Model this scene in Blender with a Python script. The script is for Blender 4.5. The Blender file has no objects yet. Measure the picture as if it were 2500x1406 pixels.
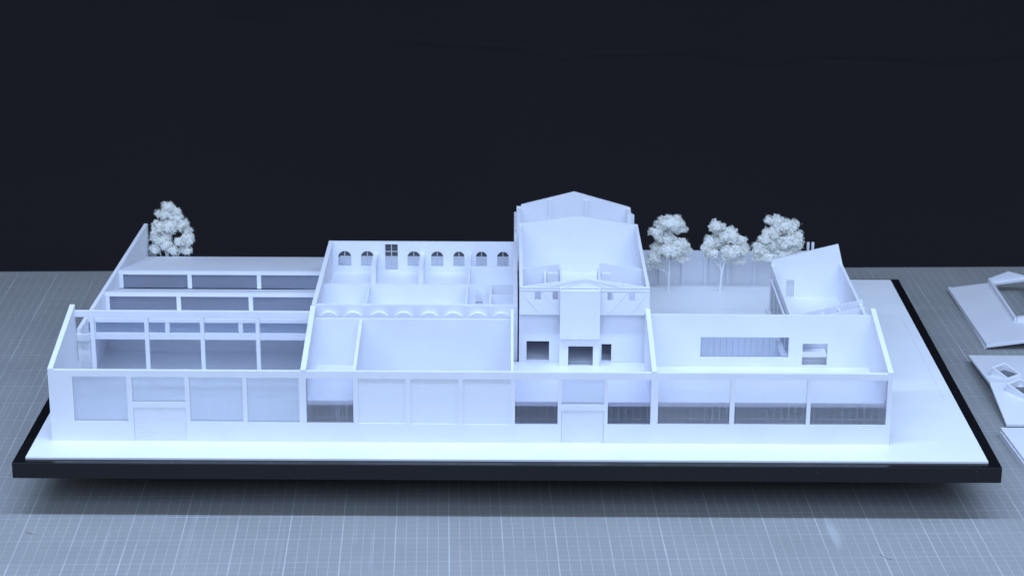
import bpy, bmesh, math, random
from mathutils import Vector, Matrix
from mathutils.geometry import tessellate_polygon

random.seed(7)
SC = 0.01                      # the model is measured in centimetres
S = 5.758                      # top of the white site sheet above the cutting mat (cm)
MAT_Z = -S                     # cutting mat in sheet-relative height
scene = bpy.context.scene
COL = scene.collection

def W(x, y, z):                # cm, z from the sheet top -> metres
    return Vector((x * SC, y * SC, (z + S) * SC))

# ------------------------------------------------------------------ camera
cam_d = bpy.data.cameras.new("camera")
cam = bpy.data.objects.new("camera", cam_d)
COL.objects.link(cam)
yaw, pitch, roll = 0.00205, 0.32326, 0.00578
cy, sy, cp, sp, cr, sr = math.cos(yaw), math.sin(yaw), math.cos(pitch), math.sin(pitch), math.cos(roll), math.sin(roll)
fw = Vector((sy * cp, cy * cp, -sp))
rt = Vector((cy, -sy, 0.0))
up = rt.cross(fw)
rt2 = rt * cr + up * sr
up2 = up * cr - rt * sr
m = Matrix((rt2, up2, -fw)).transposed().to_4x4()
m.translation = Vector((46.88 * SC, -185.18 * SC, 85.30 * SC))
cam.matrix_world = m
cam_d.sensor_width = 36.0
cam_d.lens = 36.0 * 5182.0 / 2500.0
cam_d.clip_start = 0.05
cam_d.clip_end = 60.0
cam_d.dof.use_dof = True
cam_d.dof.focus_distance = 2.12
cam_d.dof.aperture_fstop = 16.0
scene.camera = cam

# ------------------------------------------------------------------ world
world = bpy.data.worlds.new("World")
scene.world = world
world.use_nodes = True
bg = world.node_tree.nodes["Background"]
bg.inputs[0].default_value = (0.68, 0.80, 1.0, 1)
bg.inputs[1].default_value = 0.42

# ------------------------------------------------------------------ lamps: a row of ceiling tubes over the front edge and the broad window light behind the camera
def tube(name, y, z, length, width, power, color, aim_y, x=45.0, spread=180.0):
    d = bpy.data.lights.new(name, 'AREA')
    d.shape = 'RECTANGLE'
    d.size = length * SC
    d.size_y = width * SC
    d.energy = power
    d.color = color
    d.spread = math.radians(spread)
    o = bpy.data.objects.new(name, d)
    COL.objects.link(o)
    p = W(x, y, z)
    o.location = p
    direction = (W(x, aim_y, 0) - p).normalized()
    o.rotation_euler = direction.to_track_quat('-Z', 'Y').to_euler()
    return o

tube("ceiling_tube_lamp", -17, 112, 290, 7, 15.2, (0.50, 0.66, 0.98), -17, x=56.0, spread=125.0)
tube("window_light", -270, 215, 360, 170, 64.0, (0.51, 0.665, 0.97), 10)

vs = scene.view_settings
scene.display_settings.display_device = 'sRGB'
vs.view_transform = 'Standard'
vs.look = 'None'
vs.exposure = 0.0
vs.gamma = 1.0
vs.use_curve_mapping = False
cy_ = scene.cycles
cy_.max_bounces = 12
cy_.diffuse_bounces = 6
cy_.transparent_max_bounces = 16
cy_.sample_clamp_indirect = 6.0

# ------------------------------------------------------------------ materials
def new_mat(name):
    mt = bpy.data.materials.new(name)
    mt.use_nodes = True
    nt = mt.node_tree
    b = nt.nodes["Principled BSDF"]
    return mt, nt, b

def N(nt, t, **kw):
    n = nt.nodes.new(t)
    for k, v in kw.items():
        setattr(n, k, v)
    return n

def math_node(nt, op, a, b=None, c=None):
    n = nt.nodes.new('ShaderNodeMath')
    n.operation = op
    for i, v in enumerate((a, b, c)):
        if v is None:
            continue
        if isinstance(v, (int, float)):
            n.inputs[i].default_value = v
        else:
            nt.links.new(v, n.inputs[i])
    return n.outputs[0]

def card_mat(name, col, rough=0.55, var=0.045, spec=0.25):
    mt, nt, b = new_mat(name)
    tc = N(nt, 'ShaderNodeTexCoord')
    n1 = N(nt, 'ShaderNodeTexNoise')
    n1.inputs['Scale'].default_value = 22.0
    n1.inputs['Detail'].default_value = 5.0
    nt.links.new(tc.outputs['Object'], n1.inputs['Vector'])
    r = N(nt, 'ShaderNodeMapRange')
    r.inputs['From Min'].default_value = 0.3
    r.inputs['From Max'].default_value = 0.7
    r.inputs['To Min'].default_value = 1.0 - var
    r.inputs['To Max'].default_value = 1.0 + var * 0.4
    nt.links.new(n1.outputs['Fac'], r.inputs['Value'])
    mx = N(nt, 'ShaderNodeVectorMath', operation='SCALE')
    mx.inputs[0].default_value = col
    nt.links.new(r.outputs[0], mx.inputs['Scale'])
    nt.links.new(mx.outputs[0], b.inputs['Base Color'])
    b.inputs['Roughness'].default_value = rough
    b.inputs['Specular IOR Level'].default_value = spec
    n2 = N(nt, 'ShaderNodeTexNoise')
    n2.inputs['Scale'].default_value = 900.0
    n2.inputs['Detail'].default_value = 3.0
    nt.links.new(tc.outputs['Object'], n2.inputs['Vector'])
    bp = N(nt, 'ShaderNodeBump')
    bp.inputs['Strength'].default_value = 0.06
    bp.inputs['Distance'].default_value = 0.0004
    nt.links.new(n2.outputs['Fac'], bp.inputs['Height'])
    nt.links.new(bp.outputs[0], b.inputs['Normal'])
    return mt

CARD = card_mat("white_card", (0.78, 0.80, 0.86))
SHEET = card_mat("white_sheet", (0.79, 0.82, 0.86), rough=0.45, var=0.04)
TREE, nt, b = new_mat("white_foam_foliage")
b.inputs['Base Color'].default_value = (0.95, 0.955, 0.92, 1)
b.inputs['Roughness'].default_value = 0.8
tl = N(nt, 'ShaderNodeBsdfTranslucent')
tl.inputs[0].default_value = (0.95, 0.96, 0.90, 1)
ms = N(nt, 'ShaderNodeMixShader')
ms.inputs[0].default_value = 0.25
nt.links.new(b.outputs[0], ms.inputs[1])
nt.links.new(tl.outputs[0], ms.inputs[2])
nt.links.new(ms.outputs[0], nt.nodes["Material Output"].inputs['Surface'])
STEM = card_mat("white_wire_stem", (0.80, 0.82, 0.80), rough=0.6)
GREYLINE = card_mat("pencil_line", (0.45, 0.47, 0.5), rough=0.8)
THREAD = card_mat("dark_thread", (0.17, 0.17, 0.19), rough=0.9)

# black painted board
BLACK, nt, b = new_mat("black_board_paint")
tc = N(nt, 'ShaderNodeTexCoord')
n1 = N(nt, 'ShaderNodeTexNoise')
n1.inputs['Scale'].default_value = 18.0
n1.inputs['Detail'].default_value = 8.0
nt.links.new(tc.outputs['Object'], n1.inputs['Vector'])
rr = N(nt, 'ShaderNodeMapRange')
rr.inputs['From Min'].default_value = 0.35
rr.inputs['From Max'].default_value = 0.7
rr.inputs['To Min'].default_value = 0.20
rr.inputs['To Max'].default_value = 0.34
nt.links.new(n1.outputs['Fac'], rr.inputs['Value'])
nt.links.new(rr.outputs[0], b.inputs['Roughness'])
v1 = N(nt, 'ShaderNodeTexVoronoi')
v1.inputs['Scale'].default_value = 55.0
nt.links.new(tc.outputs['Object'], v1.inputs['Vector'])
spk = math_node(nt, 'LESS_THAN', v1.outputs['Distance'], 0.035)
mx = N(nt, 'ShaderNodeMix', data_type='RGBA')
mx.inputs['A'].default_value = (0.0065, 0.0066, 0.0080, 1)
mx.inputs['B'].default_value = (0.06, 0.06, 0.065, 1)
nt.links.new(spk, mx.inputs['Factor'])
nt.links.new(mx.outputs['Result'], b.inputs['Base Color'])
b.inputs['Specular IOR Level'].default_value = 0.42

# backdrop cloth
CLOTH, nt, b = new_mat("black_backdrop_paper")
tc = N(nt, 'ShaderNodeTexCoord')
n1 = N(nt, 'ShaderNodeTexNoise')
n1.inputs['Scale'].default_value = 2.2
n1.inputs['Detail'].default_value = 6.0
nt.links.new(tc.outputs['Object'], n1.inputs['Vector'])
cr_ = N(nt, 'ShaderNodeValToRGB')
cr_.color_ramp.elements[0].color = (0.0172, 0.0165, 0.0196, 1)
cr_.color_ramp.elements[1].color = (0.0215, 0.0204, 0.0238, 1)
nt.links.new(n1.outputs['Fac'], cr_.inputs['Fac'])
nt.links.new(cr_.outputs[0], b.inputs['Base Color'])
b.inputs['Roughness'].default_value = 0.95
b.inputs['Specular IOR Level'].default_value = 0.05

# cutting mat with its printed centimetre grid
MATM, nt, b = new_mat("grey_cutting_mat")
tc = N(nt, 'ShaderNodeTexCoord')
sep = N(nt, 'ShaderNodeSeparateXYZ')
nt.links.new(tc.outputs['Object'], sep.inputs[0])
wob = N(nt, 'ShaderNodeTexNoise')
wob.inputs['Scale'].default_value = 40.0
nt.links.new(tc.outputs['Object'], wob.inputs['Vector'])
wv = math_node(nt, 'MULTIPLY', math_node(nt, 'SUBTRACT', wob.outputs['Fac'], 0.5), 0.06)
def line(sock, period, half):
    u = math_node(nt, 'DIVIDE', sock, period * SC)
    u = math_node(nt, 'ADD', u, math_node(nt, 'MULTIPLY', wv, 1.0 / period))
    f = math_node(nt, 'FRACT', math_node(nt, 'ADD', u, 0.5))
    d = math_node(nt, 'ABSOLUTE', math_node(nt, 'SUBTRACT', f, 0.5))
    return math_node(nt, 'LESS_THAN', d, half / period)
wear = N(nt, 'ShaderNodeTexNoise')
wear.inputs['Scale'].default_value = 14.0
wear.inputs['Detail'].default_value = 6.0
nt.links.new(tc.outputs['Object'], wear.inputs['Vector'])
wr = N(nt, 'ShaderNodeMapRange')
wr.inputs['From Min'].default_value = 0.32
wr.inputs['From Max'].default_value = 0.68
wr.inputs['To Min'].default_value = 0.35
wr.inputs['To Max'].default_value = 1.0
nt.links.new(wear.outputs['Fac'], wr.inputs['Value'])
fx = math_node(nt, 'MULTIPLY', line(sep.outputs[0], 1.0, 0.035), 0.56)
fy = math_node(nt, 'MULTIPLY', line(sep.outputs[1], 1.0, 0.04), 0.26)
hx = math_node(nt, 'MULTIPLY', line(sep.outputs[0], 5.0, 0.055), 0.78)
hy = math_node(nt, 'MULTIPLY', line(sep.outputs[1], 5.0, 0.055), 0.50)
tot = math_node(nt, 'MAXIMUM', math_node(nt, 'MAXIMUM', fx, fy), math_node(nt, 'MAXIMUM', hx, hy))
marg = math_node(nt, 'LESS_THAN', sep.outputs[1], 85.06 * SC)
tot = math_node(nt, 'MULTIPLY', math_node(nt, 'MULTIPLY', tot, wr.outputs[0]), marg)
blot = N(nt, 'ShaderNodeTexNoise')
blot.inputs['Scale'].default_value = 9.0
blot.inputs['Detail'].default_value = 9.0
blot.inputs['Roughness'].default_value = 0.62
nt.links.new(tc.outputs['Object'], blot.inputs['Vector'])
cr_ = N(nt, 'ShaderNodeValToRGB')
cr_.color_ramp.elements[0].position = 0.25
cr_.color_ramp.elements[0].color = (0.262, 0.272, 0.276, 1)
cr_.color_ramp.elements[1].position = 0.75
cr_.color_ramp.elements[1].color = (0.322, 0.331, 0.333, 1)
nt.links.new(blot.outputs['Fac'], cr_.inputs['Fac'])
# long scuffs left by knives
scm = N(nt, 'ShaderNodeMapping')
scm.inputs['Rotation'].default_value = (0, 0, 0.35)
scm.inputs['Scale'].default_value = (70, 3.0, 1)
nt.links.new(tc.outputs['Object'], scm.inputs['Vector'])
scn = N(nt, 'ShaderNodeTexNoise')
scn.inputs['Scale'].default_value = 1.6
scn.inputs['Detail'].default_value = 4.0
nt.links.new(scm.outputs[0], scn.inputs['Vector'])
scf = math_node(nt, 'MULTIPLY', math_node(nt, 'GREATER_THAN', scn.outputs['Fac'], 0.66), 0.22)
mx0 = N(nt, 'ShaderNodeMix', data_type='RGBA')
mx0.inputs['B'].default_value = (0.42, 0.43, 0.44, 1)
nt.links.new(scf, mx0.inputs['Factor'])
nt.links.new(cr_.outputs[0], mx0.inputs['A'])
# one pale rubbed patch
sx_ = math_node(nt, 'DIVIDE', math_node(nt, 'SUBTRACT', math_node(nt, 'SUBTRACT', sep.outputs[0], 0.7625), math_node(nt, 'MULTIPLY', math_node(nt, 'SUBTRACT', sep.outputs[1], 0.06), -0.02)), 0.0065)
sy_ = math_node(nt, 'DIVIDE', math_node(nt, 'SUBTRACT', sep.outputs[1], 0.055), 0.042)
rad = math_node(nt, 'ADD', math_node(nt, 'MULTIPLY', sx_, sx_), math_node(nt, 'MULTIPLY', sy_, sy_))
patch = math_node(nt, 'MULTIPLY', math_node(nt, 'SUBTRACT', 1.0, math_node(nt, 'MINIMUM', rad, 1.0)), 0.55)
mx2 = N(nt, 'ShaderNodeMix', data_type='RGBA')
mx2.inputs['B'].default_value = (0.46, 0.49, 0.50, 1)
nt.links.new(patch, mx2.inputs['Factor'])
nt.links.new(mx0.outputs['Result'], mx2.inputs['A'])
mx = N(nt, 'ShaderNodeMix', data_type='RGBA')
mx.inputs['B'].default_value = (0.56, 0.58, 0.59, 1)
nt.links.new(tot, mx.inputs['Factor'])
nt.links.new(mx2.outputs['Result'], mx.inputs['A'])
nt.links.new(mx.outputs['Result'], b.inputs['Base Color'])
b.inputs['Roughness'].default_value = 0.7
b.inputs['Specular IOR Level'].default_value = 0.2

# clear acetate pane with scribed lines
def pane_mat(name, px, pz, milky=0.06, tint=(0.90, 0.925, 0.97), line_strength=0.12, frost=0.0, blur=0.4, trans=0.0):
    mt = bpy.data.materials.new(name)
    mt.use_nodes = True
    nt = mt.node_tree
    nt.nodes.remove(nt.nodes["Principled BSDF"])
    out = nt.nodes["Material Output"]
    tc = N(nt, 'ShaderNodeTexCoord')
    sep = N(nt, 'ShaderNodeSeparateXYZ')
    nt.links.new(tc.outputs['Object'], sep.inputs[0])
    def ln(sock, per, half, off=0.0):
        u = math_node(nt, 'ADD', math_node(nt, 'DIVIDE', sock, per * SC), off)
        f = math_node(nt, 'FRACT', u)
        d = math_node(nt, 'ABSOLUTE', math_node(nt, 'SUBTRACT', f, 0.5))
        return math_node(nt, 'LESS_THAN', d, half / per)
    l = math_node(nt, 'MAXIMUM', ln(sep.outputs[0], px, 0.022), ln(sep.outputs[2], pz, 0.022, 0.13))
    nz = N(nt, 'ShaderNodeTexNoise')
    nz.inputs['Scale'].default_value = 30.0
    nt.links.new(tc.outputs['Object'], nz.inputs['Vector'])
    l = math_node(nt, 'MULTIPLY', math_node(nt, 'MULTIPLY', l, line_strength), math_node(nt, 'MULTIPLY', nz.outputs['Fac'], 1.6))
    fac = math_node(nt, 'ADD', l, milky)
    tr = N(nt, 'ShaderNodeBsdfTransparent')
    tr.inputs[0].default_value = (*tint, 1)
    df = N(nt, 'ShaderNodeBsdfDiffuse')
    df.inputs[0].default_value = (0.83, 0.86, 0.93, 1)
    gl = N(nt, 'ShaderNodeBsdfGlossy')
    gl.inputs['Roughness'].default_value = 0.08
    rf = N(nt, 'ShaderNodeBsdfRefraction')
    rf.inputs[0].default_value = (*tint, 1)
    rf.inputs['Roughness'].default_value = blur
    rf.inputs['IOR'].default_value = 1.01
    m0 = N(nt, 'ShaderNodeMixShader')
    m0.inputs[0].default_value = frost
    nt.links.new(tr.outputs[0], m0.inputs[1])
    nt.links.new(rf.outputs[0], m0.inputs[2])
    ts = N(nt, 'ShaderNodeBsdfTranslucent')
    ts.inputs[0].default_value = (*tint, 1)
    mt_ = N(nt, 'ShaderNodeMixShader')
    mt_.inputs[0].default_value = trans
    nt.links.new(m0.outputs[0], mt_.inputs[1])
    nt.links.new(ts.outputs[0], mt_.inputs[2])
    m1 = N(nt, 'ShaderNodeMixShader')
    nt.links.new(fac, m1.inputs[0])
    nt.links.new(mt_.outputs[0], m1.inputs[1])
    nt.links.new(df.outputs[0], m1.inputs[2])
    fr = N(nt, 'ShaderNodeFresnel')
    fr.inputs[0].default_value = 1.45
    m2 = N(nt, 'ShaderNodeMixShader')
    nt.links.new(math_node(nt, 'MULTIPLY', fr.outputs[0], 0.8), m2.inputs[0])
    nt.links.new(m1.outputs[0], m2.inputs[1])
    nt.links.new(gl.outputs[0], m2.inputs[2])
    nt.links.new(m2.outputs[0], out.inputs['Surface'])
    return mt

PANE = pane_mat("frosted_scribed_acetate", 0.70, 1.47, milky=0.30, frost=0.9, blur=0.9, trans=0.12, line_strength=0.3)
PANE_MILKY = pane_mat("milky_scribed_acetate", 0.70, 1.47, milky=0.90, frost=0.9, blur=0.9, trans=0.15, line_strength=0.15)
PANE_CLEAR = pane_mat("clear_scribed_acetate", 0.70, 1.47, milky=0.07, frost=0.6, blur=0.6, tint=(0.90, 0.905, 0.97), line_strength=0.18)
PANE_HAZY = pane_mat("hazy_scribed_acetate", 0.70, 1.47, milky=0.13, frost=0.7, blur=0.7, tint=(0.92, 0.925, 0.96), line_strength=0.20)
PANE_PLAIN = pane_mat("clear_acetate", 60.0, 60.0, milky=0.05)
PANE_DIM = pane_mat("roof_light_acetate", 60.0, 60.0, milky=0.14, frost=0.85, blur=0.8, trans=0.2, tint=(0.82, 0.87, 0.98))

# ------------------------------------------------------------------ mesh helpers
LOC = {}
class MB:
    def __init__(self):
        self.v, self.f = [], []
    def add(self, vs, fs):
        o = len(self.v)
        self.v += [tuple(p) for p in vs]
        self.f += [tuple(i + o for i in f) for f in fs]
        return self
    def box(self, x0, x1, y0, y1, z0, z1):
        vs = [(x, y, z) for z in (z0, z1) for y in (y0, y1) for x in (x0, x1)]
        return self.add(vs, [(0, 2, 3, 1), (4, 5, 7, 6), (0, 1, 5, 4), (1, 3, 7, 5), (3, 2, 6, 7), (2, 0, 4, 6)])
    def hexa(self, bottom, top):          # two quads of 4 points
        return self.add(list(bottom) + list(top), [(3, 2, 1, 0), (4, 5, 6, 7), (0, 1, 5, 4), (1, 2, 6, 5), (2, 3, 7, 6), (3, 0, 4, 7)])
    def prism(self, outer, d0, d1, plane='xz', holes=(), tf=None):
        """polygon with holes in a plane, pushed through from d0 to d1"""
        loops = [list(outer)] + [list(h) for h in holes]
        def P(p, d):
            q = (p[0], d, p[1]) if plane == 'xz' else (d, p[0], p[1]) if plane == 'yz' else (p[0], p[1], d)
            return tf(*q) if tf else q
        flat = [p for l in loops for p in l]
        tris = tessellate_polygon([[Vector((p[0], p[1], 0)) for p in l] for l in loops])
        n = len(flat)
        vs = [P(p, d0) for p in flat] + [P(p, d1) for p in flat]
        fs = [tuple(t) for t in tris] + [tuple(i + n for i in reversed(t)) for t in tris]
        o = 0
        for l in loops:
            k = len(l)
            for i in range(k):
                a, b_ = o + i, o + (i + 1) % k
                fs.append((a, b_, b_ + n, a + n))
            o += k
        return self.add(vs, fs)
    def tube(self, pts, radii, sides=7):
        rings = []
        for i, p in enumerate(pts):
            p = Vector(p)
            a = Vector(pts[max(i - 1, 0)]); c = Vector(pts[min(i + 1, len(pts) - 1)])
            t = (c - a).normalized()
            u = t.orthogonal().normalized(); w = t.cross(u)
            rings.append([p + (u * math.cos(2 * math.pi * k / sides) + w * math.sin(2 * math.pi * k / sides)) * radii[i] for k in range(sides)])
        vs = [q for r in rings for q in r]
        fs = []
        for i in range(len(pts) - 1):
            for k in range(sides):
                fs.append((i * sides + k, i * sides + (k + 1) % sides, (i + 1) * sides + (k + 1) % sides, (i + 1) * sides + k))
        fs.append(tuple(range(sides - 1, -1, -1)))
        fs.append(tuple(range((len(pts) - 1) * sides, len(pts) * sides)))
        return self.add(vs, fs)
    def build(self, name, mat, parent=None, origin=None, smooth=False, recalc=True):
        if origin is None:
            origin = LOC[parent.name] if parent is not None else (0, 0, 0)
        me = bpy.data.meshes.new(name)
        me.from_pydata([((x - origin[0]) * SC, (y - origin[1]) * SC, (z - origin[2]) * SC) for x, y, z in self.v], [], self.f)
        if recalc:
            bm = bmesh.new(); bm.from_mesh(me)
            bmesh.ops.recalc_face_normals(bm, faces=bm.faces)
            bm.to_mesh(me); bm.free()
        me.materials.append(mat)
        if smooth:
            for p in me.polygons:
                p.use_smooth = True
        o = bpy.data.objects.new(name, me)
        COL.objects.link(o)
        LOC[o.name] = origin
        if parent is not None:
            o.parent = parent
            po = LOC[parent.name]
            o.location = Vector((origin[0] - po[0], origin[1] - po[1], origin[2] - po[2])) * SC
        else:
            o.location = W(*origin)
        return o

def B(*a):
    return MB().box(*a)

def tag(o, label, cat, group=None):
    o["label"] = label
    o["category"] = cat
    o["kind"] = "thing"
    if group:
        o["group"] = group
    return o

def thing(name, label, cat, loc, group=None):
    o = bpy.data.objects.new(name, None)
    o.empty_display_size = 0.01
    COL.objects.link(o)
    o.location = W(*loc)
    LOC[o.name] = loc
    return tag(o, label, cat, group)

def structure(o):
    o["kind"] = "structure"
    return o

def rect(x0, x1, z0, z1):
    return [(x0, z0), (x1, z0), (x1, z1), (x0, z1)]

def arch(x0, x1, z0, zs, zt, n=10):
    """rectangle with a segmental head: spring zs, crown zt"""
    pts = [(x0, z0), (x1, z0)]
    c = (x0 + x1) / 2
    hw = (x1 - x0) / 2
    h = zt - zs
    R = (hw * hw + h * h) / (2 * h)
    a = math.asin(min(1, hw / R))
    for i in range(n + 1):
        t = a - 2 * a * i / n
        pts.append((c + R * math.sin(t), zt - R + R * math.cos(t)))
    return pts

# ------------------------------------------------------------------ setting: table, mat, backdrop
MA, MX, MY = 0.03215, 1.668, -10.424
mat_o = MB().box(-75, 175, -75, 86.0, -0.3, 0.0).build("cutting_mat", MATM)
mat_o.location = W(MX, MY, MAT_Z)
mat_o.rotation_euler = (0, 0, MA)
structure(mat_o)
tab = MB().box(-74, 174, -74, 85.6, -3.4, -0.305).build("tabletop", BLACK)
tab.location = W(MX, MY, MAT_Z)
tab.rotation_euler = (0, 0, MA)
structure(tab)

mb = MB()
nx, nz = 260, 90
bx0, bx1, bz0, bz1 = -190.0, 300.0, -90.0, 230.0
CREASES = ((31.8, 17.7, 50.3, 16.5, -0.07, 0.40), (50.3, 16.5, 53.7, 15.2, -0.07, 0.35), (53.7, 15.2, 59.7, 15.8, -0.06, 0.35), (59.7, 15.8, 69.8, 16.2, -0.07, 0.35),
           (71, 15.8, 79.3, 14.1, 0.08, 0.40), (81.3, 13.6, 91.3, 15.2, 0.07, 0.35), (91.3, 15.2, 103.5, 14.8, 0.08, 0.35), (103.5, 14.8, 108.9, 14.1, 0.07, 0.35),
           (108.9, 14.1, 118.9, 15.5, 0.06, 0.35), (-5, 21.5, 14, 19.8, 0.08, 0.5), (58, 8.0, 62, 2.5, 0.05, 0.5))
def fold(x, z):
    d = 0.5 * math.sin(x * 0.021 + z * 0.006) + 0.35 * math.sin(z * 0.05 + x * 0.012)
    for (ax, az, bx_, bz_, amp, wd) in CREASES:
        L2 = (bx_ - ax) ** 2 + (bz_ - az) ** 2
        t = max(0, min(1, ((x - ax) * (bx_ - ax) + (z - az) * (bz_ - az)) / L2))
        dd = math.hypot(x - ax - t * (bx_ - ax), z - az - t * (bz_ - az))
        d += 2.6 * amp * math.exp(-(dd / wd) ** 2)
    return d
xs = [bx0 + (bx1 - bx0) * i / nx for i in range(nx + 1)]
zs = sorted(set([bz0 + (bz1 - bz0) * j / nz for j in range(nz + 1)] + [10 + 0.18 * k for k in range(60)]))
vv = [(x, 108 + fold(x, z), z) for z in zs for x in xs]
ff = [(j * (nx + 1) + i, j * (nx + 1) + i + 1, (j + 1) * (nx + 1) + i + 1, (j + 1) * (nx + 1) + i) for j in range(len(zs) - 1) for i in range(nx)]
bd = mb.add(vv, ff).build("backdrop", CLOTH, smooth=True, recalc=False)
structure(bd)

# loose threads lying on the mat
t1 = MB().tube([(81.3, -7.3, MAT_Z + .03), (81.6, -7.85, MAT_Z + .03), (81.9, -8.2, MAT_Z + .03), (82.25, -8.42, MAT_Z + .03)], [.02] * 4, 5).build("thread", THREAD, origin=(81.8, -7.9, MAT_Z))
tag(t1, "short curved dark thread on the grey mat, towards the right in front of the board", "thread", "dark threads on the mat")
t2 = MB().tube([(1.75, -3.45, MAT_Z + .03), (2.2, -3.7, MAT_Z + .03), (2.6, -3.92, MAT_Z + .03)], [.02] * 3, 5).build("thread", THREAD, origin=(2.2, -3.7, MAT_Z))
tag(t2, "short straight dark thread lying on the mat near the left edge", "thread", "dark threads on the mat")

# ------------------------------------------------------------------ display board
base = thing("display_board", "long black display board carrying the white sheet and buildings, raised above the mat", "board", (46.9, 28.4, MAT_Z))
bb = MB().box(0, 93.81, 0, 56.9, MAT_Z + 4.0, MAT_Z + 5.572)
bo = bb.build("board_panel", BLACK, base)
bev = bo.modifiers.new("b", 'BEVEL'); bev.width = 0.0006; bev.segments = 2
MB().box(18, 76, 18, 42, MAT_Z, MAT_Z + 3.996).build("riser", BLACK, base)
sh = MB().prism([(1.12, 0.93), (92.67, 0.98), (92.67, 56.05), (1.12, 56.05)], -0.183, 0.0, 'xy').build("ground_sheet", SHEET, base)
sl = MB()
for (ya, yb) in ((43.0, 36.5), (35.6, 27.2), (26.6, 21.0), (20.2, 17.0)):
    sl.box(91.60, 91.625, yb, ya, 0.002, 0.006)
sl.build("scored_line", GREYLINE, sh)

# ------------------------------------------------------------------ front workshop bar
YF = 5.03
bar = thing("workshop_building", "long low white card building along the front, open roofed, with windows and two slatted doors", "building", (43.4, 10.7, 0))
wins = [(5.14, 10.32, 2.08, 6.66), (10.83, 15.88, 4.07, 6.64), (16.34, 21.43, 2.07, 6.63), (21.86, 26.84, 2.02, 6.61),
        (27.53, 32.05, 2.0, 6.57), (32.54, 37.09, 1.97, 6.55), (37.55, 42.18, 1.94, 6.55), (42.62, 47.22, 1.90, 6.55),
        (47.62, 51.74, 1.95, 6.58), (52.11, 56.17, 4.0, 6.58), (56.56, 60.69, 1.98, 6.59), (61.37, 68.39, 2.03, 6.62),
        (68.63, 75.78, 2.05, 6.64), (75.95, 83.45, 2.05, 6.64)]
# slightly wider piers between the last three openings
wins[11] = (61.40, 68.32, 2.03, 6.62); wins[12] = (68.78, 75.72, 2.05, 6.64); wins[13] = (76.10, 83.42, 2.05, 6.64)
doors = [(10.85, 15.89, 0.02, 3.48), (52.11, 56.2, 0.02, 3.40)]
fwall = MB().prism(rect(2.83, 83.88, 0, 7.29), YF, YF + 0.42, 'xz', [rect(*w) for w in wins] + [rect(*d) for d in doors])
fwall.build("front_wall", CARD, bar)
for i, w in enumerate(wins):
    B(w[0] + .004, w[1] - .004, YF + .1, YF + .16, w[2] + .004, w[3] - .004).build("window_pane", PANE_MILKY if 5 <= i <= 7 else PANE_CLEAR if i in (8, 10) else PANE_HAZY if i in (4, 11, 12, 13) else PANE, bar, origin=(w[0], YF, w[2]))
for d in doors:
    r = MB()
    n = 14
    h = (d[3] - d[2] - .26) / n
    for k in range(n):
        z0 = d[2] + .004 + k * h
        r.box(d[0] + .018, d[1] - .018, YF + .055, YF + .3, z0, z0 + h - .05)
    r.box(d[0] + .018, d[1] - .018, YF + .085, YF + .29, d[2] + .006, d[3] - .27)
    r.box(d[0] + .018, d[1] - .018, YF + .04, YF + .31, d[3] - .26, d[3] - .03)
    r.build("roller_door", CARD, bar)
YB = 16.2
def cross_wall(x0, x1, rise=0.0):
    z0, z1 = 7.44 + rise, 9.92 + rise
    return MB().prism([(YF - 0.0, 0), (16.75, 0), (16.75, z1 + .04), (16.3, z1), (YF, z0)], x0, x1, 'yz')
def party(x0, x1, name):
    # stands on the inner side of the front wall, its raised top covers the wall head
    z0, z1 = 7.46, 9.92
    q = MB().prism([(YF + .424, 0), (16.75, 0), (16.75, z1), (YF + .424, z0 + .09)], x0, x1, 'yz')
    q.prism([(YF - .006, 7.294), (YF + .422, 7.294), (YF + .422, z0 + .09), (YF - .006, z0)], x0, x1, 'yz')
    return q.build(name, CARD, bar)
party(2.83, 3.32, "end_wall")
party(27.04, 27.56, "party_wall")
party(60.74, 61.20, "party_wall")
party(83.40, 83.88, "end_wall")
# upper floor plates
FL = 3.84
def floor(x0, x1, y0, y1):
    B(x0, x1, y0, y1, FL - .16, FL).build("floor_slab", CARD, bar)
floor(27.564, 31.98, YF + .43, 15.99)
floor(47.464, 60.735, YF + .43, 17.18)
floor(61.205, 83.395, YF + .43, 15.99)
# partitions of the tall room
MB().prism([(YF + .426, 0), (15.99, 0), (15.99, 8.72), (YF + .426, 7.15)], 31.99, 32.30, 'yz').build("partition", CARD, bar)
MB().prism([(YF + .426, 0), (16.4, 0), (16.4, 9.78), (YF + .426, 7.30)], 47.20, 47.46, 'yz').build("partition", CARD, bar)
# rear walls
B(27.564, 47.19, 16.0, 16.32, 0, 8.78).build("rear_wall", CARD, bar)
B(47.47, 60.73, 16.4, 16.7, 0, FL - .17).build("lower_rear_wall", CARD, bar)
rw = MB().prism(rect(61.205, 83.395, 0, 9.36), 16.0, 16.38, 'xz', [rect(66.34, 75.25, 4.88, 7.04), rect(76.65, 79.18, 4.0, 6.38)])
rw.build("rear_wall", CARD, bar)
B(66.35, 75.24, 16.2, 16.25, 4.89, 7.03).build("window_pane", PANE_PLAIN, bar, origin=(66.34, 16.2, 4.88))
# one short stub wall glimpsed under the small room
B(30.1, 30.28, 8.0, 8.3, 0, FL - .17).build("pillar", CARD, bar)
B(29.6, 31.0, 12.0, 12.3, 0, FL - .17).build("stub_wall", CARD, bar)
# open frame at the back of the left bay
B(3.33, 27.03, 16.14, 16.56, 8.80, 9.40).build("beam", CARD, bar)
for x in (4.86, 10.31, 15.91, 21.51):
    B(x, x + .39, 16.15, 16.54, 0, 8.797).build("post", CARD, bar)

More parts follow.
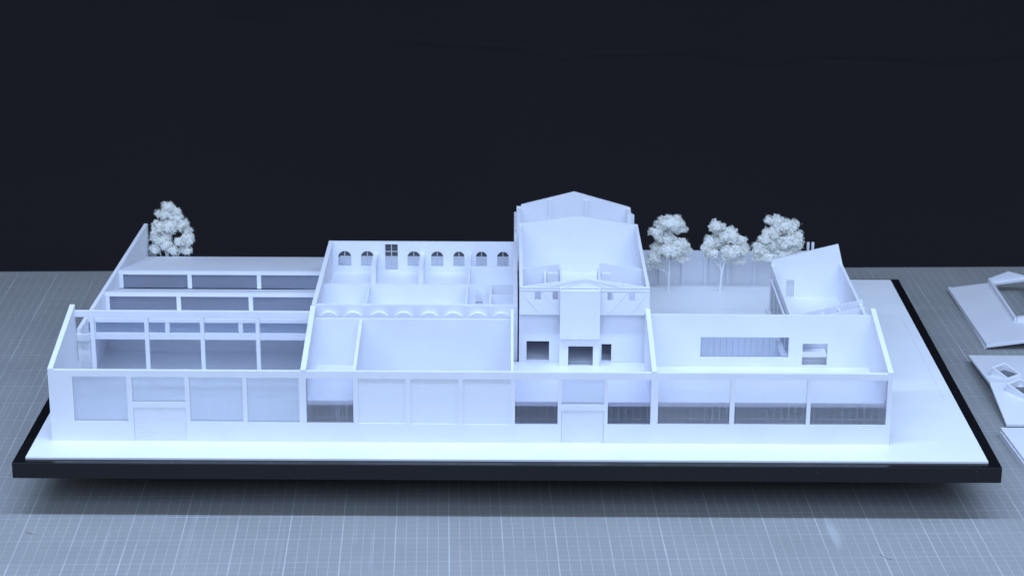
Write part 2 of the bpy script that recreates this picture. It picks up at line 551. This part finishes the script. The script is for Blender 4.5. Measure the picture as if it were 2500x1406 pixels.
# ------------------------------------------------------------------ sawtooth hall (left, behind the bar)
hall = thing("sawtooth_hall", "wide white card hall behind the left bay with three stepped roof lights facing front", "building", (15.0, 36.0, 0))
def lx(y):                     # outer face of the slanting left wall
    return 3.0 + (y - 18.4) * (0.80 / 37.1)
MB().hexa([(lx(18.4), 18.4, 0), (lx(18.4) + .42, 18.4, 0), (lx(55.5) + .42, 55.5, 0), (lx(55.5), 55.5, 0)],
          [(lx(18.4), 18.4, 6.7), (lx(18.4) + .42, 18.4, 6.7), (lx(55.5) + .42, 55.5, 6.7), (lx(55.5), 55.5, 6.7)]).build("side_wall", CARD, hall)
teeth = [21.84, 30.18, 37.68]
xr = 26.98
ends = [(30.18, 4.62), (37.68, 4.55), (54.5, 2.96)]
gposts = [(3.78, 11.42, 19.01), (3.70, 11.35, 19.08), (3.86, 11.45, 19.11)]
for k, y in enumerate(teeth):
    x0 = lx(y) + .43
    ye, ze = ends[k]
    zb = 4.62 if k else 5.06
    B(x0, xr, y, y + .4, 6.22, 6.6).build("roof_beam", CARD, hall)
    if k == 0:
        B(x0 - .4, xr, y, y + .4, 4.36, 5.05).build("roof_beam", CARD, hall)
    for j, gx in enumerate(gposts[k]):
        gx = max(gx, x0)
        B(gx, gx + .46, y + .03, y + .37, zb + .003, 6.217).build("mullion_post", CARD, hall)
    # the plate that falls from this roof light to the foot of the next
    xe = lx(ye) + .43
    MB().hexa([(x0, y + .403, 6.44), (xr, y + .403, 6.44), (xr, ye, ze - .16), (xe, ye, ze - .16)],
              [(x0, y + .403, 6.6), (xr, y + .403, 6.6), (xr, ye, ze), (xe, ye, ze)]).build("roof_plate", CARD, hall)
    B(x0 + .01, xr, y + .22, y + .26, zb + .003, 6.217).build("roof_light_pane", PANE_DIM, hall)
B(lx(18.4) + .424, 4.25, 18.45, 18.75, 0, 5.497).build("front_wall", CARD, hall)
B(lx(18.4) - .02, 4.25, 18.08, 18.39, 5.5, 6.2).build("front_band", CARD, hall)
B(lx(30.2) + .43, xr, 30.2, 30.5, 0, 4.615).build("cross_wall", CARD, hall)
B(lx(54) + .43, xr, 54.2, 54.5, 0, 2.78).build("rear_wall", CARD, hall)
for x in (8.9, 16.9):
    B(x, x + .42, 47.5, 47.9, 0, 3.3).build("column", CARD, hall)

# ------------------------------------------------------------------ arched hall
AF, AZ = 6.22, 9.74
arc = thing("arched_hall", "open roofed white card hall with a row of arched windows in its back wall", "building", (37.4, 28.3, 0))
wx = [(28.07, 29.51), (30.58, 32.01), (35.73, 37.15), (38.35, 39.71), (40.82, 42.06), (43.31, 44.56), (45.67, 46.96)]
holes = [arch(a, b_, 6.94, 8.05, 8.66) for a, b_ in wx]
tall = (33.27, 34.66, 6.52, 9.45)
holes.append(rect(*tall))
hb = MB().prism(rect(27.05, 47.88, 0, AZ), 39.0, 39.3, 'xz', holes)
hb.build("back_wall", CARD, arc)
BARM = card_mat("window_bar_grey", (0.50, 0.51, 0.53))
for a, b_ in wx:
    c = (a + b_) / 2
    wo = MB()
    wo.box(c - .045, c + .045, 39.1, 39.18, 6.944, 8.62)
    wo.box(a + .01, c - .047, 39.1, 39.18, 7.74, 7.83)
    wo.box(c + .047, b_ - .01, 39.1, 39.18, 7.74, 7.83)
    wf = wo.build("window", BARM, arc, origin=(c, 39.14, 6.94))
    MB().prism(arch(a + .02, b_ - .02, 6.96, 8.05, 8.63), 39.2, 39.23, 'xz').build("pane", PANE_PLAIN, wf)
wo = MB()
c = (tall[0] + tall[1]) / 2
wo.box(c - .05, c + .05, 39.1, 39.18, tall[2] + .01, tall[3] - .01)
for z in (7.72, 8.55):
    wo.box(tall[0] + .01, c - .052, 39.1, 39.18, z, z + .09)
    wo.box(c + .052, tall[1] - .01, 39.1, 39.18, z, z + .09)
wf = wo.build("window", BARM, arc, origin=(c, 39.14, tall[2]))
wf["label"] = "tall square headed window, third from the left"
B(tall[0] + .01, tall[1] - .01, 39.2, 39.23, tall[2] + .01, tall[3] - .01).build("pane", PANE_PLAIN, wf)

B(27.05, 27.5, 17.5, 38.997, 0, AZ).build("side_wall", CARD, arc)
B(47.42, 47.88, 17.5, 38.997, 0, AZ).build("side_wall", CARD, arc)
fr = MB()
fr.box(27.504, 47.416, 17.62, 17.9, 0, AZ - .04)
fr.box(27.504, 47.416, 17.904, 18.2, 0, AZ - .10)
fr.build("front_wall", CARD, arc)
for x in [27.5 + 20 * 0] + [30.0, 32.5, 35.1, 37.6, 40.15, 42.6, 45.05]:
    B(x, x + .42, 17.53, 17.617, 0, AZ - .05).build("pilaster", CARD, arc)
for cx_ in (28.79, 31.27, 33.87, 36.34, 38.94, 41.37, 43.84, 46.25):
    MB().prism(arch(cx_ - .86, cx_ + .86, 7.2, 8.58, 9.04, 14), 17.24, 17.618, 'xz').build("arched_hood", CARD, arc)
B(27.504, 47.416, 18.204, 38.997, AF - .35, AF).build("floor_slab", CARD, arc)
PT = 8.5
pl = MB().prism(rect(27.504, 47.416, AF + .003, PT), 27.9, 28.12, 'xz', [rect(43.45, 44.2, AF + .02, 8.15)])
pl.build("long_partition", CARD, arc)
for x, y0, y1 in ((32.15, 18.204, 27.897), (42.5, 18.204, 27.897), (44.95, 18.204, 27.897), (42.6, 28.123, 38.997)):
    B(x, x + .22, y0, y1, AF + .003, PT).build("partition", CARD, arc)
B(45.173, 47.416, 24.5, 24.7, AF + .003, PT).build("partition", CARD, arc)
B(42.823, 47.416, 34.1, 34.32, AF + .003, PT).build("partition", CARD, arc)
for x in (32.0, 37.17):
    B(x, x + .5, 34.3, 38.997, AF + .003, PT).build("fin_wall", CARD, arc)

# ------------------------------------------------------------------ gabled tower hall
tow = thing("gabled_hall", "tallest white card hall in the middle, gabled, with a projecting block on its front", "building", (54.6, 32.0, 0))
X0, X1, XM = 48.05, 61.12, 54.6
ZE, ZR = 12.06, 13.0
up_w = [(49.58, 50.21, 10.75, 11.68), (51.37, 51.92, 10.73, 11.66), (56.87, 57.46, 10.7, 11.62), (59.03, 59.63, 10.66, 11.61)]
gp = MB().prism([(X0, 9.33), (X1, 9.33), (X1, ZE), (XM, ZR), (X0, ZE)], 16.42, 16.72, 'xz', [rect(*w) for w in up_w])
gp.build("front_gable", CARD, tow)
fr = MB()
def strip(p, q, w=.06, d0=16.375, d1=16.417):
    p = Vector((p[0], 0, p[1])); q = Vector((q[0], 0, q[1]))
    n = (q - p).normalized().cross(Vector((0, 1, 0))) * w / 2
    fr.prism([((p + n).x, (p + n).z), ((q + n).x, (q + n).z), ((q - n).x, (q - n).z), ((p - n).x, (p - n).z)], d0, d1, 'xz')
fr.box(X0 + .01, 52.05, 16.37, 16.417, 11.74, 11.83)
fr.box(56.12, X1 - .01, 16.37, 16.417, 11.70, 11.79)
fr.box(X0 + .01, X1 - .01, 16.37, 16.417, 12.02, 12.10)
for p, q in (((48.2, 11.72), (50.06, 9.40)), ((50.3, 11.7), (52.0, 9.75)), ((60.9, 11.66), (59.28, 9.38)), ((58.93, 11.66), (57.0, 9.4)),
             ((50.9, 12.12), (54.3, 12.9)), ((58.3, 12.12), (54.9, 12.9)), ((52.6, 12.12), (54.5, 12.86)), ((56.6, 12.12), (54.7, 12.86))):
    strip(p, q)
fr.build("timber_framing", CARD, tow)
lw = MB().prism(rect(X0 - .02, X1 - .1, FL, 9.325), 17.2, 17.5, 'xz', [rect(52.4, 55.85, FL + .06, 6.5), rect(48.8, 51.1, FL + .08, 6.08), rect(56.42, 57.42, FL + .08, 5.8)])
lw.build("front_wall", CARD, tow)
B(X0 + .1, X1 - .1, 16.42, 17.197, 9.18, 9.326).build("jetty", CARD, tow)
bk = MB().prism(rect(52.1, 56.15, FL + .003, 6.9), 15.86, 17.19, 'xz', [])
bl = MB()
bl.box(52.1, 56.15, 16.15, 17.19, 6.6, 6.9)
bl.prism(rect(52.1, 56.15, FL + .003, 6.9), 15.86, 16.14, 'xz', [rect(53.0, 55.5, FL + .06, 6.03)])
bl.box(52.1, 52.35, 16.15, 17.19, FL + .003, 6.595)
bl.box(55.9, 56.15, 16.15, 17.19, FL + .003, 6.595)
bl.build("porch", CARD, tow)
B(52.12, 56.13, 15.5, 16.32, 6.904, 11.90).build("projecting_block", CARD, tow)
lip = MB()
lip.box(52.12, 56.13, 15.5, 15.66, 11.903, 12.02)
lip.box(52.12, 52.22, 15.663, 16.31, 11.903, 12.12)
lip.box(56.03, 56.13, 15.663, 16.31, 11.903, 12.12)
lip.build("block_rim", CARD, tow)
sw = [(16.723, 0), (37.99, 0), (37.99, 12.06), (16.723, 12.06)]
MB().prism([(17.51, 0), (37.99, 0), (37.99, ZE), (16.723, ZE), (16.723, 9.33), (17.51, 9.33)], X0, X0 + .34, 'yz').build("side_wall", CARD, tow)
MB().prism([(17.51, 0), (37.99, 0), (37.99, ZE), (16.723, ZE), (16.723, 9.33), (17.51, 9.33)], X1 - .34, X1, 'yz').build("side_wall", CARD, tow)
MB().prism([(X0, 0), (X1, 0), (X1, 12.08), (XM, 13.12), (X0, 12.2)], 38.0, 38.4, 'xz').build("middle_gable", CARD, tow)
TF = 6.7
B(X0 + .345, X1 - .345, 17.51, 37.99, TF - .4, TF).build("floor_slab", CARD, tow)
B(X0 + .345, X1 - .345, 17.51, 37.99, FL - .3, FL).build("ground_floor_slab", CARD, tow)
# rooms on both sides with tops that follow the roof pitch
def zt(x, off=0):
    return 11.62 + off + (0.55 / 3.85) * (min(x, 2 * XM - x) - 48.4)
for xa, xb in ((48.4, 52.2), (56.35, 60.77)):
    MB().prism([(xa, TF + .003), (xb, TF + .003), (xb, zt(xb)), (xa, zt(xa))], 23.8, 24.02, 'xz').build("partition", CARD, tow)
for x in (52.2 + .004, 56.12):
    B(x, x + .22, 17.51, 24.02, TF + .003, 11.75).build("partition", CARD, tow)
B(50.6, 50.78, 17.51, 23.79, TF + .003, 11.3).build("partition", CARD, tow)
for x in (50.92, 56.36):
    B(x, x + .98, 18.2, 18.7, TF + .003, 12.96).build("service_shaft", CARD, tow)
# rear part with a higher gable and stepped corners
MB().prism([(47.56, 0), (61.32, 0), (61.32, 10.25), (60.93, 10.45), (60.86, 11.1), (60.36, 11.28), (54.4, 12.98), (48.36, 11.42), (48.34, 11.2), (47.84, 11.2), (47.82, 10.5), (47.56, 10.5)],
           48.0, 48.35, 'xz').build("rear_gable", CARD, tow)
for x0, x1, z in ((47.86, 48.30, 11.1), (60.4, 60.84, 11.05)):
    B(x0, x1, 46.2, 47.997, 0, z).build("corner_pier", CARD, tow)
for x in (51.45, 55.6):
    B(x, x + .36, 47.72, 47.997, 0, 12.1).build("rear_pilaster", CARD, tow)
for x0, x1 in ((47.58, 47.85), (60.85, 61.12)):
    B(x0, x1, 38.41, 47.997, 0, 8.6).build("side_wall", CARD, tow)
B(47.87, 60.83, 38.41, 46.19, 6.3, TF).build("floor_slab", CARD, tow)

# ------------------------------------------------------------------ courtyard: rear fence walls, board screen
fen = thing("courtyard_wall", "straight white boundary wall with square piers behind the three trees", "wall", (72.0, 54.4, 0))
B(61.4, 83.3, 54.3, 54.6, 0, 4.03).build("wall_panel", CARD, fen)
for k, x in enumerate((62.1, 64.78, 67.44, 70.1, 72.76, 75.9, 78.6, 81.3)):
    B(x, x + .42, 53.95, 54.297, 0, 3.5).build("pier", CARD, fen)
fe2 = MB().box(26.99, 47.5, 54.3, 54.6, 0, 3.12).build("boundary_wall", CARD, origin=(37.3, 54.4, 0))
tag(fe2, "low plain white boundary wall seen through the arched windows", "wall")
scr = MB()
x = 63.4
while x < 74.8:
    scr.box(x, x + .62, 24.0, 24.2, 0, 6.2)
    x += .645
scr.box(63.4, x - .04, 24.203, 24.3, 0, 6.1)
so = scr.build("board_screen", CARD, origin=(69, 24, 0))
tag(so, "white grooved board screen seen through the wide opening of the right bay", "screen")
stp = thing("stair_landing", "small white landing with a shelf above it, seen through the doorway of the right bay", "landing", (77.9, 19.0, 0))
B(76.3, 79.6, 17.3, 20.55, 0, 4.18).build("platform", CARD, stp)
B(76.2, 81.0, 20.6, 20.85, 0, 6.3).build("back_panel", CARD, stp)
B(76.3, 78.25, 19.2, 20.59, 5.55, 5.72).build("shelf", CARD, stp)

# two round posts by the back wall
pole_labels = ("left one of two thin white round posts rising behind the pavilion", "right one of two thin white round posts, nearer the pavilion's high corner")
for (x, lab) in zip((82.44, 83.0), pole_labels):
    p_ = MB().tube([(x, 55.0, 0), (x, 55.0, 2.5), (x, 55.0, 4.97)], [.165] * 3, 14).build("round_post", CARD, origin=(x, 55.0, 0))
    tag(p_, lab, "post", "round posts behind the pavilion")

# ------------------------------------------------------------------ pavilion (right rear)
pav = thing("pavilion", "white card pavilion at the right rear with a steep slanted back wall, roof off", "building", (79.9, 30.0, 0))
pb = MB().prism([(75.98, 0), (83.9, 0), (83.82, 7.79), (83.26, 10.0), (75.98, 8.15)], 38.0, 38.3, 'xz', [rect(77.73, 78.6, FL + .1, 5.88)])
pb.build("back_wall", CARD, pav)
B(75.95, 76.25, 20.6, 37.997, 0, 7.6).build("side_wall", CARD, pav)
B(83.5, 83.8, 20.6, 37.997, 0, 7.8).build("side_wall", CARD, pav)
B(76.254, 83.496, 20.6, 37.997, FL - .3, FL + .04).build("floor_slab", CARD, pav)
MB().prism([(76.254, FL + .044), (84.0, FL + .044), (83.9, 8.28), (76.254, 6.38)], 24.2, 24.4, 'xz').build("cross_wall", CARD, pav)
MB().prism([(76.254, FL + .044), (84.05, FL + .044), (83.95, 7.9), (76.254, 6.05)], 23.0, 23.18, 'xz').build("cross_wall", CARD, pav)
for x, z in ((79.66, 6.85), (81.36, 7.3)):
    B(x, x + .16, 23.183, 24.197, FL + .044, z).build("partition", CARD, pav)
# glazed strip and narrow deck on the courtyard side
gl = MB()
for y in (22, 25.2, 28.4, 31.6, 34.8):
    gl.box(75.62, 75.80, y, y + .18, 3.5, 6.6)
gl.box(75.62, 75.80, 21.4, 35.4, 6.6, 6.78)
gl.box(75.62, 75.80, 21.4, 35.4, 3.32, 3.498)
gl.build("window_frame", CARD, pav)
B(75.69, 75.72, 21.5, 35.3, 3.5, 6.598).build("window_pane", PANE_PLAIN, pav)
B(75.2, 75.946, 20.8, 35.6, 3.0, 3.3).build("deck", CARD, pav)
for y in (21, 28, 35.2):
    B(75.3, 75.5, y, y + .3, 0, 2.997).build("deck_post", CARD, pav)

# ------------------------------------------------------------------ trees
def tree(label, cx_, cz0, sx, sz, u0, v0, y, blobs, stems, nleaf, dens=1.0, seed=1, group="white foam trees", depth=0.8):
    rnd = random.Random(seed)
    X = lambda u: cx_ + (u - u0) * sx
    Z = lambda v: cz0 + (v0 - v) * sz
    t = thing("model_tree", label, "tree", (cx_, y, 0), group)
    tr = MB()
    cents = []
    for (u, v, ru, rv) in blobs:
        rx, rz = ru * sx * 1.10, rv * sz * 1.12
        dy = (rnd.random() - .5) * 1.3
        cents.append((X(u), y + dy, Z(v), rx, max(.35, (rx + rz) / 2 * depth), rz))
    for path in stems:
        pts = [(X(u), y + (rnd.random() - .5) * .12, Z(v)) for (u, v, r) in path]
        tr.tube(pts, [r for (u, v, r) in path], 7)
    # twigs from the stem tips into the clumps
    tips = [(X(p[-1][0]), y, Z(p[-1][1])) for p in stems]
    for c in cents:
        tip = min(tips, key=lambda q: (q[0] - c[0]) ** 2 + (q[2] - c[2]) ** 2)
        for k in range(5):
            e = (c[0] + rnd.uniform(-.6, .6) * c[3], c[1] + rnd.uniform(-.6, .6) * c[4], c[2] + rnd.uniform(-.6, .6) * c[5])
            md = tuple((tip[i] * .5 + e[i] * .5) + rnd.uniform(-.12, .12) for i in range(3))
            tr.tube([tip, md, e], [.045, .03, .015], 4)
    tr.build("trunk", STEM, t)
    lf = MB()
    for c in cents:                        # soft foam core of each clump
        nu, nv = 14, 9
        vs_, fs_ = [], []
        ph = [rnd.uniform(0, 6.28) for _ in range(6)]
        for j in range(nv + 1):
            th = math.pi * j / nv
            for i in range(nu):
                a_ = 2 * math.pi * i / nu
                d_ = Vector((math.sin(th) * math.cos(a_), math.sin(th) * math.sin(a_), math.cos(th)))
                r_ = .74 + .10 * math.sin(5 * d_.x + ph[0]) * math.sin(4 * d_.z + ph[1]) + .07 * math.sin(9 * d_.x + 7 * d_.y + ph[2]) + rnd.uniform(-.06, .06)
                vs_.append((c[0] + d_.x * c[3] * r_, c[1] + d_.y * c[4] * r_, c[2] + d_.z * c[5] * r_))
        for j in range(nv):
            for i in range(nu):
                fs_.append((j * nu + i, j * nu + (i + 1) % nu, (j + 1) * nu + (i + 1) % nu, (j + 1) * nu + i))
        lf.add(vs_, fs_)
    area = [c[3] * c[5] for c in cents]
    tot = sum(area)
    for c, a in zip(cents, area):
        n = int(nleaf * a / tot)
        # small sub-clumps scattered in and on the clump
        subs = []
        for _ in range(max(8, int(34 * a * dens))):
            while True:
                p = Vector((rnd.uniform(-1, 1), rnd.uniform(-1, 1), rnd.uniform(-1, 1)))
                if .2 < p.length < 1:
                    break
            p = p.normalized() * (p.length ** .45)
            subs.append((c[0] + p.x * c[3] * .93, c[1] + p.y * c[4] * .93, c[2] + p.z * c[5] * .93, rnd.uniform(.15, .30)))
        for _ in range(n):
            s = rnd.choice(subs)
            g = Vector((rnd.gauss(0, 1), rnd.gauss(0, 1), rnd.gauss(0, 1))) * s[3] * .55
            p = Vector(s[:3]) + g
            sz_ = rnd.uniform(.045, .11)
            out_ = (p - Vector(c[:3])).normalized()
            a3 = (out_ * .9 + Vector((0, -.15, .5)) + Vector((rnd.gauss(0, 1), rnd.gauss(0, 1), rnd.gauss(0, 1))) * .55).normalized()
            a1 = a3.orthogonal().normalized()
            a1 = (Matrix.Rotation(rnd.uniform(0, 6.28), 3, a3) @ a1)
            a2 = a3.cross(a1)
            k = rnd.uniform(.5, 1.0)
            lf.add([p + a1 * sz_, p + a2 * sz_ * k, p - a1 * sz_ * .9, p - a2 * sz_ * k + a3 * sz_ * .4], [(0, 1, 2, 3)])
    lf.build("crown", TREE, t, recalc=False)
    return t

sxr, szr = .048 / 5.952, .0502 / 5.952
t_a = tree("tall white tree beside the gabled hall, two-tiered crown on a thin straight trunk", 65.77, 0.0, sxr, szr, 428.5, 1262, 51.3,
     [(430, 250, 170, 95), (560, 350, 100, 80), (220, 400, 90, 70), (300, 300, 90, 80), (360, 500, 150, 80), (560, 570, 120, 80), (440, 640, 190, 80),
      (250, 650, 100, 60), (670, 640, 60, 40), (190, 770, 100, 80), (440, 760, 140, 60), (600, 770, 90, 50), (290, 880, 50, 40), (110, 880, 40, 50)],
     [[(425, 1262, .12), (427, 1050, .11), (428, 860, .09), (430, 640, .06), (430, 420, .03)], [(424, 1050, .08), (360, 965, .07), (270, 925, .05), (190, 900, .03)],
      [(360, 965, .05), (350, 900, .04), (390, 820, .03)]], 36000, seed=3, group="white foam trees in the courtyard")
t_b = tree("white tree in the middle of the courtyard with a forked trunk and lopsided crown", 71.78, 0.0, sxr, szr, 1172, 1272, 51.3,
     [(1080, 300, 85, 65), (1130, 400, 110, 90), (1280, 430, 130, 105), (1400, 540, 120, 110), (985, 520, 80, 65), (940, 625, 75, 65), (1130, 570, 180, 80),
      (1320, 650, 190, 85), (1490, 680, 75, 75), (990, 740, 60, 35), (1270, 760, 90, 45), (1450, 835, 80, 20), (1050, 690, 100, 55), (1500, 600, 60, 70)],
     [[(1175, 1272, .15), (1182, 1130, .135), (1190, 1000, .12), (1215, 880, .09), (1225, 780, .06), (1230, 600, .03)], [(1190, 1000, .09), (1165, 910, .07), (1070, 815, .05), (1000, 740, .03)],
      [(1165, 910, .05), (1165, 830, .04), (1090, 700, .03)], [(1218, 870, .07), (1290, 835, .045), (1420, 825, .025)]], 36000, seed=8, group="white foam trees in the courtyard")
t_c = tree("wide white tree partly hidden behind the pavilion, with a stray tuft at its top", 78.6, 0.0, sxr, szr, 2010, 1272, 51.3,
     [(1840, 230, 55, 35), (1970, 235, 75, 50), (2060, 330, 150, 85), (2180, 350, 100, 85), (1900, 420, 130, 70), (2280, 470, 55, 55), (2140, 520, 160, 80), (1730, 640, 110, 90),
      (1930, 590, 150, 80), (2200, 620, 120, 85), (1690, 770, 65, 65), (1850, 745, 100, 50), (2080, 700, 130, 60), (1780, 500, 80, 60)],
     [[(2010, 1272, .15), (2005, 1000, .12), (2000, 800, .09), (1990, 600, .05)], [(2002, 860, .08), (1900, 740, .05), (1800, 660, .03)], [(2000, 800, .07), (2100, 680, .04), (2180, 600, .03)],
      [(1990, 600, .05), (1930, 350, .03), (1860, 240, .02)]], 36000, seed=5, group="white foam trees in the courtyard")
sxl, szl = .0489 / 7.811, .0512 / 7.811
t_d = tree("bushy white tree with several stems in the back left corner beside the slanting wall", 6.6, 0.0, sxl, szl, 664, 1625, 55.1,
     [(690, 260, 120, 70), (800, 330, 85, 75), (485, 420, 50, 45), (640, 400, 120, 95), (850, 470, 115, 90), (520, 640, 130, 95), (720, 600, 130, 100), (930, 600, 100, 80),
      (420, 820, 95, 100), (620, 830, 130, 90), (1060, 840, 95, 120), (900, 900, 90, 80), (390, 1050, 80, 60), (560, 1000, 70, 65), (930, 1080, 110, 50), (1050, 1070, 50, 50), (1000, 720, 80, 70), (340, 1180, 60, 30), (760, 720, 90, 70), (560, 900, 110, 90), (760, 1060, 80, 70), (640, 960, 90, 60)],
     [[(640, 1625, .12), (640, 1300, .11), (600, 1080, .09), (560, 800, .05)], [(670, 1625, .12), (650, 1250, .12), (640, 1000, .09), (660, 700, .05)], [(700, 1625, .12), (770, 1230, .10), (700, 960, .08), (740, 650, .05)],
      [(720, 1625, .1), (830, 1220, .08), (900, 1000, .06), (1000, 850, .03)], [(620, 1625, .1), (515, 1210, .08), (480, 1000, .06), (430, 850, .03)], [(740, 1625, .08), (960, 1230, .05), (1000, 1080, .03)]], 42000, seed=11, group="white foam trees at the back left")

# ------------------------------------------------------------------ loose roofs lying on the mat (right)
M0 = MAT_Z
def lift1(x, y, z):            # sheet tilted up to the right
    return (x, y, z + M0 + .55 + (x - 102.4) * .14)
r1 = thing("loose_roof", "white card roof at the far right of the mat with a big peaked roof light", "roof", (109, 58, M0), "loose white roofs on the mat")
MB().prism([(102.35, 68.7), (102.75, 47.4), (116.5, 47.4), (116.5, 68.7)], -.28, 0, 'xy', [[(107.7, 54.2), (112.0, 54.2), (112.0, 68.3), (107.7, 68.3)]], lift1).build("roof_plate", CARD, r1)
e = MB()
e.prism([(102.36, 68.6), (102.76, 47.5), (103.15, 47.9), (102.75, 68.6)], .003, .14, 'xy', (), lift1)
e.prism([(103.16, 47.5), (116.4, 47.5), (116.4, 47.9), (103.16, 47.9)], .003, .14, 'xy', (), lift1)
e.build("roof_edge", CARD, r1)
k = MB()
k.prism([(107.4, 54.0), (107.68, 54.0), (107.68, 68.6), (107.4, 68.6)], .003, .5, 'xy', (), lift1)
k.prism([(107.69, 53.7), (112.3, 53.7), (112.3, 54.15), (107.69, 54.15)], .003, .6, 'xy', (), lift1)
k.prism([(107.4, M0 + 1.1), (112.3, M0 + 1.7), (112.3, M0 + 2.1), (109.9, M0 + 2.75), (107.4, M0 + 1.75)], 68.62, 68.9, 'xz')
k.build("roof_light_frame", CARD, r1)
B(115.9, 116.3, 47.6, 68.5, M0, M0 + 2.1).build("fascia", CARD, r1)
B(102.6, 102.9, 47.9, 68.2, M0, M0 + .27).build("fascia", CARD, r1)

r2 = thing("loose_roof", "white card roof folded along a ridge, with two small square skylights", "roof", (106, 33, M0), "loose white roofs on the mat")
prof = [(23.3, .52), (32.2, 1.85), (43.2, .95), (43.2, .70), (32.2, 1.60), (23.3, .27)]
MB().prism([(y, z + M0) for y, z in prof], 99.75, 113.0, 'yz').build("roof_plate", CARD, r2)
B(112.0, 112.3, 23.8, 42.8, M0, M0 + .25).build("fascia", CARD, r2)
def skylight(cx_, cy_, zb, size, rot, h):
    R_ = Matrix.Rotation(rot, 2)
    def T(x, y, z):
        q = R_ @ Vector((x, y))
        return (cx_ + q.x, cy_ + q.y, z + zb + (.75 * (y / size) if z > .2 else 0))
    s, w = size / 2, .24
    q = MB()
    q.prism([(-s, -s), (s, -s), (s, s), (-s, s)], -.35, h, 'xy', [[(-s + w, -s + w), (s - w, -s + w), (s - w, s - w), (-s + w, s - w)]], T)
    f_ = q.build("skylight_frame", CARD, r2)
    MB().prism([(-s + w, -s + w), (s - w, -s + w), (s - w, s - w), (-s + w, s - w)], .13, .16, 'xy', (), T).build("skylight_glass", DARKGLASS, f_)
DARKGLASS = card_mat("grey_skylight_film", (0.13, 0.135, 0.15), rough=0.3)
skylight(102.2, 35.0, M0 + 1.62, 2.35, .72, .55)
skylight(102.9, 30.2, M0 + 1.55, 2.5, .72, .55)

r3 = thing("loose_roof", "plain white card roof whose corner shows at the right edge, nearest the viewer", "roof", (105, 14, M0), "loose white roofs on the mat")
MB().prism([(98.65, 21.4), (99.9, 3.0), (113.0, 3.0), (113.0, 21.4)], M0 + .65, M0 + .95, 'xy').build("roof_plate", CARD, r3)
MB().prism([(98.55, 21.0), (99.7, 3.2), (100.0, 3.2), (98.9, 21.0)], M0, M0 + .645, 'xy').build("fascia", CARD, r3)
